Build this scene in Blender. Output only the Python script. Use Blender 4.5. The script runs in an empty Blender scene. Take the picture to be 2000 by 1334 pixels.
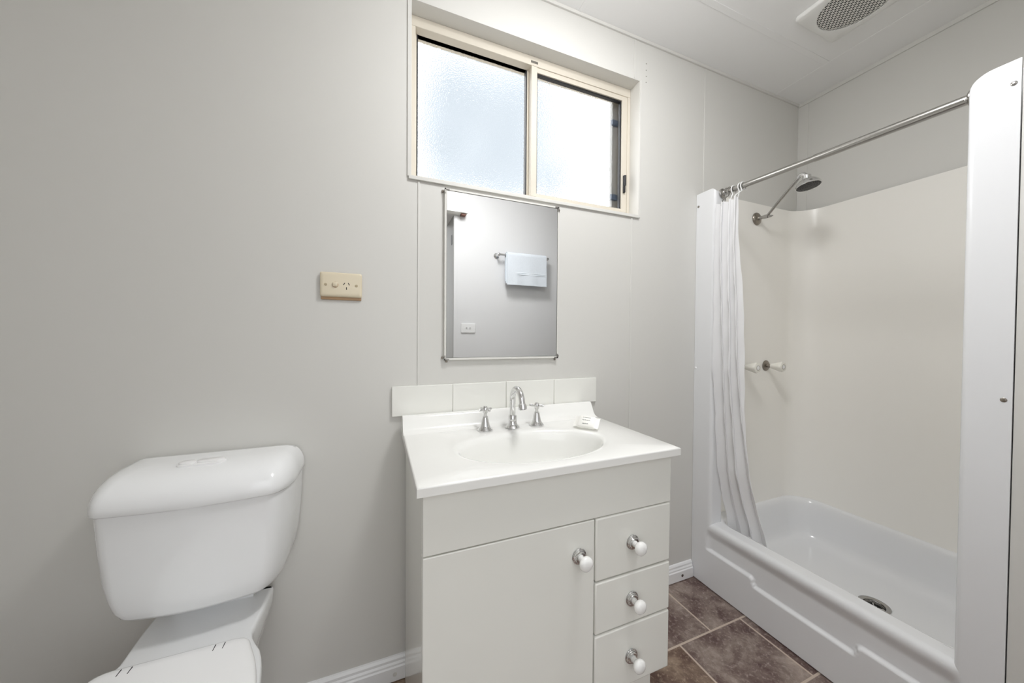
import bpy, bmesh, math, random
from mathutils import Vector, Matrix

random.seed(7)
PI = math.pi
SC = bpy.context.scene
COL = SC.collection

# ------------------------------------------------------------------ camera
CAM = Vector((0.0, -1.16, 1.131))
yaw, pitch, roll = math.radians(21.6727), math.radians(-0.8340), math.radians(0.3986)
fw = Vector((math.sin(yaw) * math.cos(pitch), math.cos(yaw) * math.cos(pitch), math.sin(pitch)))
r0 = Vector((math.cos(yaw), -math.sin(yaw), 0))
u0 = r0.cross(fw)
rt = math.cos(roll) * r0 + math.sin(roll) * u0
up = -math.sin(roll) * r0 + math.cos(roll) * u0
cd = bpy.data.cameras.new('camera')
cd.sensor_fit = 'HORIZONTAL'
cd.sensor_width = 36.0
cd.lens = 658.14 / 2000 * 36
cd.clip_start = 0.02
cam = bpy.data.objects.new('camera', cd)
COL.objects.link(cam)
m = Matrix.Identity(4)
for i in range(3):
    m[i][0], m[i][1], m[i][2], m[i][3] = rt[i], up[i], -fw[i], CAM[i]
cam.matrix_world = m
SC.camera = cam

# ------------------------------------------------------------------ colour management / sampling
SC.view_settings.view_transform = 'Standard'
SC.view_settings.look = 'None'
SC.view_settings.gamma = 1
SC.view_settings.use_curve_mapping = False
SC.view_settings.exposure = 0.03
SC.render.engine = 'CYCLES'
SC.cycles.use_denoising = True
SC.cycles.max_bounces = 14
SC.cycles.diffuse_bounces = 8
SC.cycles.glossy_bounces = 6
SC.cycles.transmission_bounces = 8
SC.cycles.sample_clamp_indirect = 6.0
SC.cycles.caustics_reflective = False

# ------------------------------------------------------------------ sky (bright overcast with a thin bluish gap)
W = bpy.data.worlds.new('overcast_sky')
SC.world = W
W.use_nodes = True
nt = W.node_tree
bg = nt.nodes['Background']
tc = nt.nodes.new('ShaderNodeTexCoord')
def wn(kind, **kw):
    n_ = nt.nodes.new(kind)
    for k_, v_ in kw.items():
        setattr(n_, k_, v_)
    return n_
# a darker leafy patch outside, seen only as a blur through the frosted left pane
dt = wn('ShaderNodeVectorMath', operation='DOT_PRODUCT')
nt.links.new(tc.outputs['Generated'], dt.inputs[0])
dt.inputs[1].default_value = (0.281, 0.812, 0.511)
m1 = wn('ShaderNodeMapRange')
m1.inputs['From Min'].default_value = 0.994
m1.inputs['From Max'].default_value = 1.018
nw = wn('ShaderNodeTexNoise')
nw.inputs['Scale'].default_value = 6.5
nw.inputs['Detail'].default_value = 4.0
nt.links.new(tc.outputs['Generated'], nw.inputs['Vector'])
wob = wn('ShaderNodeMath', operation='MULTIPLY_ADD')
wob.inputs[1].default_value = 0.075
nt.links.new(nw.outputs['Fac'], wob.inputs[0])
nt.links.new(dt.outputs['Value'], wob.inputs[2])
nt.links.new(wob.outputs[0], m1.inputs['Value'])
nz = wn('ShaderNodeTexNoise')
nz.inputs['Scale'].default_value = 14.0
nz.inputs['Detail'].default_value = 5.0
nt.links.new(tc.outputs['Generated'], nz.inputs['Vector'])
m2 = wn('ShaderNodeMapRange')
m2.inputs['To Min'].default_value = 0.955
m2.inputs['From Min'].default_value = 0.35
m2.inputs['From Max'].default_value = 0.62
nt.links.new(nz.outputs['Fac'], m2.inputs['Value'])
mm_ = wn('ShaderNodeMath', operation='MULTIPLY')
nt.links.new(m1.outputs[0], mm_.inputs[0])
nt.links.new(m2.outputs[0], mm_.inputs[1])
sx = wn('ShaderNodeSeparateXYZ')
nt.links.new(tc.outputs['Generated'], sx.inputs[0])
m3 = wn('ShaderNodeMapRange')
m3.inputs['From Min'].default_value = -0.06
m3.inputs['From Max'].default_value = 0.06
nt.links.new(sx.outputs['Z'], m3.inputs['Value'])
c1 = wn('ShaderNodeMix', data_type='RGBA')
c1.inputs['A'].default_value = (0.26, 0.25, 0.23, 1)     # ground and deck outside
c1.inputs['B'].default_value = (0.97, 0.985, 1.0, 1)     # overcast sky
nt.links.new(m3.outputs[0], c1.inputs['Factor'])
c2 = wn('ShaderNodeMix', data_type='RGBA')
nt.links.new(mm_.outputs[0], c2.inputs['Factor'])
nt.links.new(c1.outputs['Result'], c2.inputs['A'])
c2.inputs['B'].default_value = (0.150, 0.168, 0.184, 1)
# sky colour dimmed towards the door side, added to weaken light through the doorway
m4 = wn('ShaderNodeMapRange')
m4.inputs['From Min'].default_value = -0.10
m4.inputs['From Max'].default_value = 0.15
m4.inputs['To Min'].default_value = 0.47
m4.inputs['To Max'].default_value = 1.0
nt.links.new(sx.outputs['Y'], m4.inputs['Value'])
c3 = wn('ShaderNodeVectorMath', operation='SCALE')
nt.links.new(c2.outputs['Result'], c3.inputs[0])
nt.links.new(m4.outputs[0], c3.inputs['Scale'])
nt.links.new(c3.outputs[0], bg.inputs['Color'])
bg.inputs['Strength'].default_value = 4.5

# ------------------------------------------------------------------ lights
def area(name, loc, size, power, rot=(0, 0, 0), color=(1, 1, 1), shape='DISK', size_y=None, portal=False):
    l = bpy.data.lights.new(name, 'AREA')
    l.shape = shape
    l.size = size
    if size_y:
        l.size_y = size_y
    l.energy = power
    l.color = color
    o = bpy.data.objects.new(name, l)
    o.location = loc
    o.rotation_euler = rot
    COL.objects.link(o)
    if portal:
        l.cycles.is_portal = True
    return o

pl = bpy.data.lights.new('ceiling_lamp_light', 'POINT')
pl.energy = 12.0
pl.shadow_soft_size = 0.10
pl.color = (0.988, 0.988, 0.988)
plo = bpy.data.objects.new('ceiling_lamp_light', pl)
plo.location = (0.60, -0.68, 2.24)
COL.objects.link(plo)
area('ceiling_lamp_diffuser', (0.60, -0.68, 2.385), 0.30, 8.0, color=(0.988, 0.988, 0.988))
# portals guide sky light through the two real openings (they emit nothing themselves)
area('doorway_portal', (0.10, -1.60, 1.02), 0.86, 1, (PI / 2, 0, 0), shape='RECTANGLE', size_y=2.04, portal=True)
area('window_portal', (0.572, 0.135, 1.945), 0.94, 1, (-PI / 2, 0, 0), shape='RECTANGLE', size_y=0.58, portal=True)

# ------------------------------------------------------------------ materials
def s2l(c):
    return tuple(((v / 255) / 12.92 if v / 255 <= 0.04045 else ((v / 255 + 0.055) / 1.055) ** 2.4) for v in c)

def mat(name, rgb, rough=0.5, metal=0.0, var=0.03, vscale=6.0, bump=0.0, bscale=60.0, coat=0.0, spec=0.5, ior=None, aniso=None):
    M = bpy.data.materials.new(name)
    M.use_nodes = True
    t = M.node_tree
    b = t.nodes['Principled BSDF']
    c = s2l(rgb)
    b.inputs['Roughness'].default_value = rough
    b.inputs['Metallic'].default_value = metal
    b.inputs['Specular IOR Level'].default_value = spec
    if coat:
        b.inputs['Coat Weight'].default_value = coat
        b.inputs['Coat Roughness'].default_value = 0.08
    tcn = t.nodes.new('ShaderNodeTexCoord')
    n = t.nodes.new('ShaderNodeTexNoise')
    n.inputs['Scale'].default_value = vscale
    n.inputs['Detail'].default_value = 4
    t.links.new(tcn.outputs['Object'], n.inputs['Vector'])
    mx = t.nodes.new('ShaderNodeMix')
    mx.data_type = 'RGBA'
    mx.inputs['A'].default_value = (*[v * (1 - var) for v in c], 1)
    mx.inputs['B'].default_value = (*[min(1, v * (1 + var)) for v in c], 1)
    t.links.new(n.outputs['Fac'], mx.inputs['Factor'])
    t.links.new(mx.outputs['Result'], b.inputs['Base Color'])
    if bump:
        n2 = t.nodes.new('ShaderNodeTexNoise')
        n2.inputs['Scale'].default_value = bscale
        n2.inputs['Detail'].default_value = 3
        t.links.new(tcn.outputs['Object'], n2.inputs['Vector'])
        bp = t.nodes.new('ShaderNodeBump')
        bp.inputs['Strength'].default_value = bump
        bp.inputs['Distance'].default_value = 0.002
        t.links.new(n2.outputs['Fac'], bp.inputs['Height'])
        t.links.new(bp.outputs['Normal'], b.inputs['Normal'])
    return M

WALL = mat('painted_wall_panel', (212, 211, 207), 0.45, var=0.012, vscale=2.0, bump=0.03, bscale=8)
WALLW = mat('white_painted_wall', (222, 222, 223), 0.5, var=0.012, vscale=2.0)
TRIM = mat('trim_paint', (214, 213, 209), 0.4, var=0.01)
CEIL = mat('ceiling_panel', (238, 238, 238), 0.5, var=0.012, vscale=2.0, bump=0.03, bscale=8)
SKIRT = mat('white_gloss_baseboard', (238, 239, 240), 0.25, var=0.01, spec=0.5)
CERAMIC = mat('white_vitreous_china', (238, 239, 240), 0.10, var=0.004, coat=0.3)
SEAT = mat('white_plastic_seat', (240, 240, 240), 0.22, var=0.004)
VFRONT = mat('white_vinyl_door', (232, 232, 226), 0.16, var=0.008)
COUNTER = mat('white_cultured_marble', (239, 239, 236), 0.14, var=0.006, coat=0.2)
TILE = mat('white_glazed_tile', (236, 236, 231), 0.14, var=0.01)
GROUT = mat('pale_grout', (214, 213, 208), 0.8)
CHROME = mat('chrome', (226, 226, 226), 0.06, 1.0, var=0.01)
NICKEL = mat('worn_nickel', (150, 143, 134), 0.28, 1.0, var=0.12, vscale=40)
STEEL = mat('brushed_steel', (176, 174, 170), 0.24, 1.0, var=0.04, vscale=30)
KNOBW = mat('white_porcelain_knob', (242, 242, 240), 0.12, var=0.004)
GELCREAM = mat('cream_gelcoat', (240, 238, 233), 0.30, var=0.01, vscale=1.5)
GELWHITE = mat('white_gelcoat', (228, 229, 231), 0.16, var=0.006, vscale=1.5)
BEIGE = mat('beige_plastic', (218, 207, 183), 0.3, var=0.02)
BEIGED = mat('aged_beige_plastic', (178, 146, 112), 0.5, var=0.12, vscale=30)
BLACK = mat('black_rubber', (16, 17, 22), 0.5)
DARK = mat('dark_cavity', (8, 8, 8), 0.8)
ALU = mat('cream_powder_coated_aluminium', (212, 205, 192), 0.38, var=0.01)
GREYALU = mat('grey_screen_frame', (150, 150, 148), 0.4)
BLUECLIP = mat('blue_grey_plastic_clip', (70, 84, 104), 0.4)
WHITEPL = mat('white_plastic', (236, 236, 236), 0.3, var=0.006)
ACRYL = mat('cloudy_white_acrylic', (238, 236, 228), 0.12, var=0.02)
PAPER = mat('white_paper_wrapper', (244, 243, 238), 0.5, var=0.01)
INK = mat('grey_ink', (120, 120, 118), 0.6)
BROWN = mat('rusty_brown_bracket', (96, 52, 34), 0.5)
TOWEL = mat('pale_blue_terry', (222, 228, 235), 0.9, var=0.05, vscale=120, bump=0.6, bscale=400)
FANP = mat('fan_white_plastic', (232, 232, 230), 0.35, var=0.006)
GRILLE = mat('fan_grille_metal', (222, 221, 216), 0.4)

MIRROR = mat('mirror_silver', (240, 241, 241), 0.0, 1.0, var=0.0)

def curtain_mat():
    M = mat('white_curtain_fabric', (250, 250, 250), 0.5, var=0.008, vscale=14, bump=0.25, bscale=26)
    t = M.node_tree
    b = t.nodes['Principled BSDF']
    out = t.nodes['Material Output']
    tr = t.nodes.new('ShaderNodeBsdfTranslucent')
    tr.inputs['Color'].default_value = (0.9, 0.9, 0.92, 1)
    mixs = t.nodes.new('ShaderNodeMixShader')
    mixs.inputs[0].default_value = 0.38
    t.links.new(b.outputs[0], mixs.inputs[1])
    t.links.new(tr.outputs[0], mixs.inputs[2])
    t.links.new(mixs.outputs[0], out.inputs['Surface'])
    return M
CURTAIN = curtain_mat()

def glass_mat(name, rough, bump, scale):
    M = bpy.data.materials.new(name)
    M.use_nodes = True
    t = M.node_tree
    b = t.nodes['Principled BSDF']
    b.inputs['Base Color'].default_value = (1, 1, 1, 1)
    b.inputs['Transmission Weight'].default_value = 1.0
    b.inputs['Roughness'].default_value = rough
    b.inputs['IOR'].default_value = 1.12
    tcn = t.nodes.new('ShaderNodeTexCoord')
    n = t.nodes.new('ShaderNodeTexNoise')
    n.inputs['Scale'].default_value = scale
    n.inputs['Detail'].default_value = 2
    t.links.new(tcn.outputs['Object'], n.inputs['Vector'])
    bp = t.nodes.new('ShaderNodeBump')
    bp.inputs['Strength'].default_value = bump
    bp.inputs['Distance'].default_value = 0.003
    t.links.new(n.outputs['Fac'], bp.inputs['Height'])
    t.links.new(bp.outputs['Normal'], b.inputs['Normal'])
    return M
FROST = glass_mat('obscure_glass', 0.12, 0.60, 230)

def floor_mat():
    # slate-look sheet in a running bond of 0.325 x 0.25 m tiles
    M = bpy.data.materials.new('slate_tile_vinyl')
    M.use_nodes = True
    t = M.node_tree
    N, L = t.nodes.new, t.links.new
    b = t.nodes['Principled BSDF']
    tcn = N('ShaderNodeTexCoord')
    mp = N('ShaderNodeMapping')
    L(tcn.outputs['Object'], mp.inputs['Vector'])
    # rows start at y=-0.003, seams at x=1.198 (rows offset by half)
    mp.inputs['Location'].default_value = (-1.195, 0.0035, 0)
    br = N('ShaderNodeTexBrick')
    br.offset = 0.5
    br.offset_frequency = 2
    br.inputs['Scale'].default_value = 1.0
    br.inputs['Brick Width'].default_value = 0.325
    br.inputs['Row Height'].default_value = 0.2495
    br.inputs['Mortar Size'].default_value = 0.0035
    br.inputs['Mortar Smooth'].default_value = 0.0
    br.inputs['Bias'].default_value = 0.0
    br.inputs['Color1'].default_value = (0.0, 0.0, 0.0, 1)
    br.inputs['Color2'].default_value = (1.0, 1.0, 1.0, 1)
    br.inputs['Mortar'].default_value = (0.5, 0.5, 0.5, 1)
    L(mp.outputs['Vector'], br.inputs['Vector'])
    # cloudy slate colours
    vadd = N('ShaderNodeVectorMath'); vadd.operation = 'MULTIPLY_ADD'
    L(br.outputs['Color'], vadd.inputs[0])
    vadd.inputs[1].default_value = (3.1, 5.7, 2.3)
    L(tcn.outputs['Object'], vadd.inputs[2])
    n1 = N('ShaderNodeTexNoise'); n1.inputs['Scale'].default_value = 8; n1.inputs['Detail'].default_value = 9
    n1.inputs['Roughness'].default_value = 0.68; n1.inputs['Distortion'].default_value = 0.4
    L(vadd.outputs[0], n1.inputs['Vector'])
    r1 = N('ShaderNodeValToRGB')
    e = r1.color_ramp.elements
    e[0].position = 0.30; e[0].color = (*s2l((76, 57, 54)), 1)
    e[1].position = 0.72; e[1].color = (*s2l((188, 172, 160)), 1)
    for p, c in ((0.40, (95, 74, 70)), (0.47, (113, 95, 89)), (0.53, (132, 117, 109)), (0.60, (152, 137, 128))):
        x = e.new(p); x.color = (*s2l(c), 1)
    L(n1.outputs['Fac'], r1.inputs['Fac'])
    n2 = N('ShaderNodeTexNoise'); n2.inputs['Scale'].default_value = 75; n2.inputs['Detail'].default_value = 5
    n2.inputs['Roughness'].default_value = 0.7
    L(tcn.outputs['Object'], n2.inputs['Vector'])
    r2 = N('ShaderNodeValToRGB')
    r2.color_ramp.elements[0].position = 0.52; r2.color_ramp.elements[0].color = (0, 0, 0, 1)
    r2.color_ramp.elements[1].position = 0.75; r2.color_ramp.elements[1].color = (1, 1, 1, 1)
    L(n2.outputs['Fac'], r2.inputs['Fac'])
    mx = N('ShaderNodeMix'); mx.data_type = 'RGBA'
    L(r2.outputs['Color'], mx.inputs['Factor'])
    L(r1.outputs['Color'], mx.inputs['A'])
    mx.inputs['B'].default_value = (*s2l((178, 164, 156)), 1)
    # a warm brown tile now and then
    mw = N('ShaderNodeMix'); mw.data_type = 'RGBA'; mw.blend_type = 'MULTIPLY'
    mt = N('ShaderNodeMath'); mt.operation = 'COMPARE'; mt.inputs[1].default_value = 0.70; mt.inputs[2].default_value = 0.05
    sp = N('ShaderNodeSeparateColor'); L(br.outputs['Color'], sp.inputs[0]); L(sp.outputs[0], mt.inputs[0])
    mm = N('ShaderNodeMath'); mm.operation = 'MULTIPLY'; mm.inputs[1].default_value = 0.8
    L(mt.outputs[0], mm.inputs[0]); L(mm.outputs[0], mw.inputs['Factor'])
    L(mx.outputs['Result'], mw.inputs['A']); mw.inputs['B'].default_value = (1.0, 0.90, 0.72, 1)
    # grout
    mg = N('ShaderNodeMix'); mg.data_type = 'RGBA'
    L(br.outputs['Fac'], mg.inputs['Factor'])
    L(mw.outputs['Result'], mg.inputs['A'])
    mg.inputs['B'].default_value = (*s2l((196, 180, 166)), 1)
    L(mg.outputs['Result'], b.inputs['Base Color'])
    b.inputs['Roughness'].default_value = 0.38
    bp = N('ShaderNodeBump'); bp.inputs['Strength'].default_value = 0.25; bp.inputs['Distance'].default_value = 0.002
    L(n1.outputs['Fac'], bp.inputs['Height'])
    L(bp.outputs['Normal'], b.inputs['Normal'])
    return M
FLOOR = floor_mat()

# ------------------------------------------------------------------ mesh helpers
class MB:
    def __init__(s):
        s.bm = bmesh.new()

    def box(s, x0, x1, y0, y1, z0, z1):
        v = [s.bm.verts.new(p) for p in ((x0, y0, z0), (x1, y0, z0), (x1, y1, z0), (x0, y1, z0),
                                          (x0, y0, z1), (x1, y0, z1), (x1, y1, z1), (x0, y1, z1))]
        for f in ((3, 2, 1, 0), (4, 5, 6, 7), (0, 1, 5, 4), (1, 2, 6, 5), (2, 3, 7, 6), (3, 0, 4, 7)):
            s.bm.faces.new([v[i] for i in f])
        return s

    def loft(s, rings, closed=True, cap0=False, cap1=False, fan0=None, fan1=None):
        R = [[s.bm.verts.new(p) for p in r] for r in rings]
        n = len(R[0])
        for a, b in zip(R, R[1:]):
            for i in range(n if closed else n - 1):
                j = (i + 1) % n
                s.bm.faces.new((a[i], a[j], b[j], b[i]))
        if cap0:
            s.bm.faces.new(R[0][::-1])
        if cap1:
            s.bm.faces.new(R[-1])
        for fan, ring, flip in ((fan0, R[0], True), (fan1, R[-1], False)):
            if fan is not None:
                c = s.bm.verts.new(fan)
                for i in range(n):
                    j = (i + 1) % n
                    s.bm.faces.new((ring[j], ring[i], c) if flip else (ring[i], ring[j], c))
        return s

    def lathe(s, prof, origin, axis=(0, 0, 1), n=32, cap0=True, cap1=True):
        a = Vector(axis).normalized()
        t = Vector((1, 0, 0)) if abs(a.x) < 0.9 else Vector((0, 1, 0))
        u = a.cross(t).normalized()
        w = a.cross(u)
        o = Vector(origin)
        rings = []
        for r, h in prof:
            rings.append([o + a * h + (u * math.cos(2 * PI * k / n) + w * math.sin(2 * PI * k / n)) * r for k in range(n)])
        return s.loft(rings, True, cap0, cap1)

    def tube(s, pts, rad, n=16, cap=True):
        pts = [Vector(p) for p in pts]
        if not isinstance(rad, (list, tuple)):
            rad = [rad] * len(pts)
        rings = []
        prev = None
        for i, p in enumerate(pts):
            d = (pts[min(i + 1, len(pts) - 1)] - pts[max(i - 1, 0)]).normalized()
            if prev is None:
                t = Vector((0, 0, 1)) if abs(d.z) < 0.9 else Vector((1, 0, 0))
                u = d.cross(t).normalized()
            else:
                u = (prev - d * prev.dot(d)).normalized()
            prev = u
            w = d.cross(u)
            rings.append([p + (u * math.cos(2 * PI * k / n) + w * math.sin(2 * PI * k / n)) * rad[i] for k in range(n)])
        return s.loft(rings, True, cap, cap)

    def prism(s, poly, axis, a, b):
        # poly: list of 2-tuples in the two remaining axes (cyclic order y,z / x,z / x,y)
        def P(q, t):
            if axis == 'x':
                return (t, q[0], q[1])
            if axis == 'y':
                return (q[0], t, q[1])
            return (q[0], q[1], t)
        return s.loft([[P(q, a) for q in poly], [P(q, b) for q in poly]], True, True, True)

    def grid(s, f, nu, nv):
        V = [[s.bm.verts.new(f(i / nu, j / nv)) for j in range(nv + 1)] for i in range(nu + 1)]
        for i in range(nu):
            for j in range(nv):
                s.bm.faces.new((V[i][j], V[i + 1][j], V[i + 1][j + 1], V[i][j + 1]))
        return s

    def build(s, name, material, parent=None, bevel=0, seg=2, smooth=True, angle=38, solid=0, offset=-1, subsurf=0, normals=True):
        bm = s.bm
        if normals:
            bmesh.ops.recalc_face_normals(bm, faces=bm.faces[:])
        if smooth:
            for f in bm.faces:
                f.smooth = True
            for e in bm.edges:
                if len(e.link_faces) == 2 and e.calc_face_angle(0) > math.radians(angle):
                    e.smooth = False
        me = bpy.data.meshes.new(name)
        bm.to_mesh(me)
        bm.free()
        me.materials.append(material)
        o = bpy.data.objects.new(name, me)
        COL.objects.link(o)
        if solid:
            md = o.modifiers.new('solid', 'SOLIDIFY')
            md.thickness = solid
            md.offset = offset
            md = o.modifiers.new('split', 'EDGE_SPLIT')
            md.split_angle = math.radians(50)
        if bevel:
            md = o.modifiers.new('bevel', 'BEVEL')
            md.width = bevel
            md.segments = seg
            md.limit_method = 'ANGLE'
            md.angle_limit = math.radians(35)
            md.harden_normals = False
        if subsurf:
            md = o.modifiers.new('sub', 'SUBSURF')
            md.levels = md.render_levels = subsurf
        if parent:
            par(o, parent)
        return o

def par(o, p):
    o.parent = p
    if p.type == 'EMPTY':
        o.matrix_parent_inverse = Matrix.Translation(-Vector(p.location))

def thing(name, loc, label, cat, group=None):
    o = bpy.data.objects.new(name, None)
    o.empty_display_size = 0.05
    o.location = loc
    COL.objects.link(o)
    return tag(o, label, cat, group)

def tag(o, label, cat, group=None):
    o['label'] = label
    o['category'] = cat
    if group:
        o['group'] = group
    return o

def struct(o, label=None, cat=None):
    o['kind'] = 'structure'
    if label:
        o['label'] = label
    if cat:
        o['category'] = cat
    return o

def copy_tree(o, delta, parent=None):
    c = o.copy()
    COL.objects.link(c)
    if parent is None:
        c.location = Vector(o.location) + Vector(delta)
    else:
        c.parent = parent
    for ch in list(o.children):
        copy_tree(ch, delta, c)
    return c

def bez(p0, p1, p2, p3, n):
    out = []
    for i in range(n + 1):
        t = i / n
        out.append(Vector(p0) * (1 - t) ** 3 + Vector(p1) * 3 * t * (1 - t) ** 2 + Vector(p2) * 3 * t * t * (1 - t) + Vector(p3) * t ** 3)
    return out

def rrect(x0, x1, y0, y1, r, z, n=8):
    pts = []
    for cx, cy, a0 in ((x1 - r, y1 - r, 0), (x0 + r, y1 - r, PI / 2), (x0 + r, y0 + r, PI), (x1 - r, y0 + r, 3 * PI / 2)):
        for k in range(n + 1):
            a = a0 + PI / 2 * k / n
            pts.append((cx + r * math.cos(a), cy + r * math.sin(a), z))
    return pts

# ================================================================== THE ROOM
XL, XR, YF, H = -1.02, 2.147, -1.45, 2.412

b = MB().box(XL - 0.1, XR + 0.1, -2.0, 0.12, -0.06, 0.0)
struct(b.build('floor', FLOOR, smooth=False), 'brown slate-look tiled floor with pale grout lines', 'floor')

b = MB().box(XL - 0.1, XR + 0.1, YF - 0.1, 0.12, H, H + 0.06)
struct(b.build('ceiling', CEIL, smooth=False), 'white panelled ceiling with thin joint strips', 'ceiling')

WX0, WX1, WZ0, WZ1 = 0.101, 1.043, 1.650, 2.232
b = MB()
b.box(XL - 0.1, WX0, 0, 0.12, 0, H)
b.box(WX1, XR + 0.1, 0, 0.12, 0, H)
b.box(WX0, WX1, 0, 0.12, WZ1, H)
b.box(WX0, WX1, 0, 0.12, 0, WZ0)
struct(b.build('wall_back', WALL, smooth=False), 'warm grey panelled wall behind toilet, vanity and shower', 'wall')
wb_ = bpy.data.objects['wall_back']
for z in (2.316, 2.288, 2.262, 2.236):
    MB().lathe([(0.0022, 0), (0.0018, 0.0006)], (1.078, 0.0, z), (0, -1, 0), 10).build('nail_head', NICKEL, wb_)
b = MB().box(XR, XR + 0.1, YF - 0.1, 0.0, 0, H)
struct(b.build('wall_right', WALL, smooth=False), 'warm grey wall above the shower enclosure', 'wall')
b = MB().box(XL - 0.1, XL, YF - 0.1, 0.0, 0, H)
struct(b.build('wall_left', WALL, smooth=False), 'grey side wall beside the toilet', 'wall')
DX0, DX1, DZ = -0.34, 0.541, 2.06
b = MB()
b.box(XL, DX0, YF - 0.28, YF, 0, H)
b.box(DX1, XR, YF - 0.28, YF, 0, H)
b.box(DX0, DX1, YF - 0.28, YF, DZ, H)
struct(b.build('wall_front', WALLW, smooth=False), 'white wall with towel rail seen in the mirror', 'wall')
b = MB().box(1.390, XR, -0.960, -0.862, 0, H)
struct(b.build('wall_end', WALL, smooth=False), 'grey nib wall closing the near end of the shower', 'wall')

# baseboard with an ogee top
prof = [(0, 0.003), (-0.014, 0.003), (-0.014, 0.046), (-0.011, 0.050), (-0.011, 0.056), (-0.008, 0.062), (-0.008, 0.070), (-0.004, 0.077), (0, 0.079)]
bb = MB().prism(prof, 'x', XL, 1.384).build('baseboard_back', SKIRT, smooth=False)
struct(bb, 'white moulded baseboard along the grey back wall', 'baseboard')
for x in (0.052, 1.316):
    MB().lathe([(0.0065, 0), (0.0065, 0.0012), (0.004, 0.002)], (x, -0.014, 0.026), (0, -1, 0), 16).build('screw', TRIM if x < 1 else STEEL, bb)

# joint strips, battens and cornices
def trim(n, x0, x1, y0, y1, z0, z1, m, label, bevel=0.0008):
    o = MB().box(x0, x1, y0, y1, z0, z1).build('trim_%d' % n, m, bevel=bevel)
    return struct(o, label, 'trim')
trim(1, 0.1215, 0.1285, -0.0025, 0, 0.93, 1.643, TRIM, 'narrow joint strip left of the mirror')
trim(2, 1.004, 1.012, -0.0025, 0, 0.08, 1.643, TRIM, 'narrow joint strip right of the mirror')
trim(3, 1.011, 1.018, -0.0025, 0, 2.236, 2.398, TRIM, 'short joint strip above the window corner')
trim(4, 1.428, 1.436, -0.0025, 0, 1.80, 2.398, TRIM, 'narrow joint strip above the shower jamb')
trim(5, XL, XR, -0.007, 0, 2.399, H, TRIM, 'thin cornice strip along the back wall')
trim(6, XR - 0.007, XR, -0.866, -0.0, 2.394, H, TRIM, 'thin cornice strip along the right wall')
trim(7, XR - 0.003, XR, -0.047, 0, 1.80, 2.394, TRIM, 'flat corner batten above the shower')
trim(8, 0.728, 0.748, -1.45, 0, H - 0.0015, H, CEIL, 'ceiling joint strip above the window')
trim(9, 0.748, 1.935, -0.236, -0.212, H - 0.0015, H, CEIL, 'ceiling joint strip parallel to the window wall')
trim(10, 1.935, 1.953, -0.866, 0, H - 0.0015, H, CEIL, 'ceiling joint strip over the shower')
trim(11, 0.541, 0.566, YF, YF + 0.008, 0, DZ, WALLW, 'white door edge strip seen in the mirror')
b = MB().box(DX1 - 0.003, DX1, YF - 0.28, YF, 0, DZ)
jb = struct(b.build('trim_12', mat('grey_door_jamb', (150, 149, 146), 0.5), smooth=False), 'grey door jamb with dark latch plate seen in mirror', 'trim')
MB().box(DX1 - 0.005, DX1 - 0.003, YF - 0.075, YF - 0.045, 1.85, 1.925).build('strike_plate', BLACK, jb)

# ------------------------------------------------------------------ window_1
win = bpy.data.objects.new('window_1', None)
win.location = (0.572, 0.06, 1.65)
COL.objects.link(win)
struct(win, 'two-pane sliding window with frosted glass', 'window')
b = MB()
b.box(WX0, WX1, 0.056, 0.12, 2.196, WZ1)
b.box(WX0, 0.119, 0.056, 0.12, 1.656, 2.196)
b.box(1.029, WX1, 0.056, 0.12, 1.656, 2.196)
b.box(WX0, WX1, 0.058, 0.12, WZ0, 1.688)
b.build('frame', ALU, win, bevel=0.0015)
b = MB().box(0.092, WX1, -0.008, 0.06, 1.6445, 1.6565)
b.build('sill', TRIM, win, bevel=0.001)
b = MB()
b.box(0.088, 0.100, -0.004, 0.0, 1.654, H - 0.013)
b.box(1.044, 1.052, -0.003, 0.0, 1.648, 2.236)
b.build('edge_trim', TRIM, win, bevel=0.0008)
# fixed pane, rear track
def rect_frame(x0, x1, z0, z1, w, y0, y1):
    q = MB()
    q.box(x0, x1, y0, y1, z1 - w, z1)
    q.box(x0, x1, y0, y1, z0, z0 + w)
    q.box(x0, x0 + w, y0, y1, z0 + w, z1 - w)
    q.box(x1 - w, x1, y0, y1, z0 + w, z1 - w)
    return q
rect_frame(0.112, 0.566, 1.672, 2.214, 0.013, 0.086, 0.108).build('fixed_sash', ALU, win, bevel=0.001)
rect_frame(0.1245, 0.5535, 1.684, 2.2015, 0.0055, 0.088, 0.106).build('gasket', BLACK, win, smooth=False)
MB().box(0.127, 0.551, 0.095, 0.099, 1.687, 2.199).build('fixed_pane', FROST, win, smooth=False)
# sliding sash, front track
b = MB()
b.box(0.559, 0.584, 0.058, 0.082, 1.688, 2.197)
b.box(1.001, 1.029, 0.060, 0.082, 1.688, 2.197)
b.box(0.584, 1.001, 0.060, 0.082, 2.177, 2.197)
b.box(0.584, 1.001, 0.060, 0.082, 1.680, 1.701)
sash = b.build('sliding_sash', ALU, win, bevel=0.0012)
rect_frame(0.583, 1.002, 1.6975, 2.1775, 0.006, 0.066, 0.080).build('gasket', BLACK, sash, smooth=False)
MB().box(0.587, 0.998, 0.071, 0.075, 1.702, 2.173).build('sliding_pane', FROST, sash, smooth=False)
b = MB().box(1.0085, 1.0165, 0.050, 0.060, 1.772, 1.848)
b.box(1.010, 1.015, 0.044, 0.052, 1.800, 1.846)
b.build('latch', BLACK, sash, bevel=0.0015)
b = MB().box(0.555, 0.585, 0.0545, 0.0565, 2.205, 2.213).build('maker_plate', STEEL, win)
sf = MB().box(0.985, 1.03, 0.108, 0.128, 1.69, 2.196).build('screen_frame', GREYALU, win)
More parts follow.
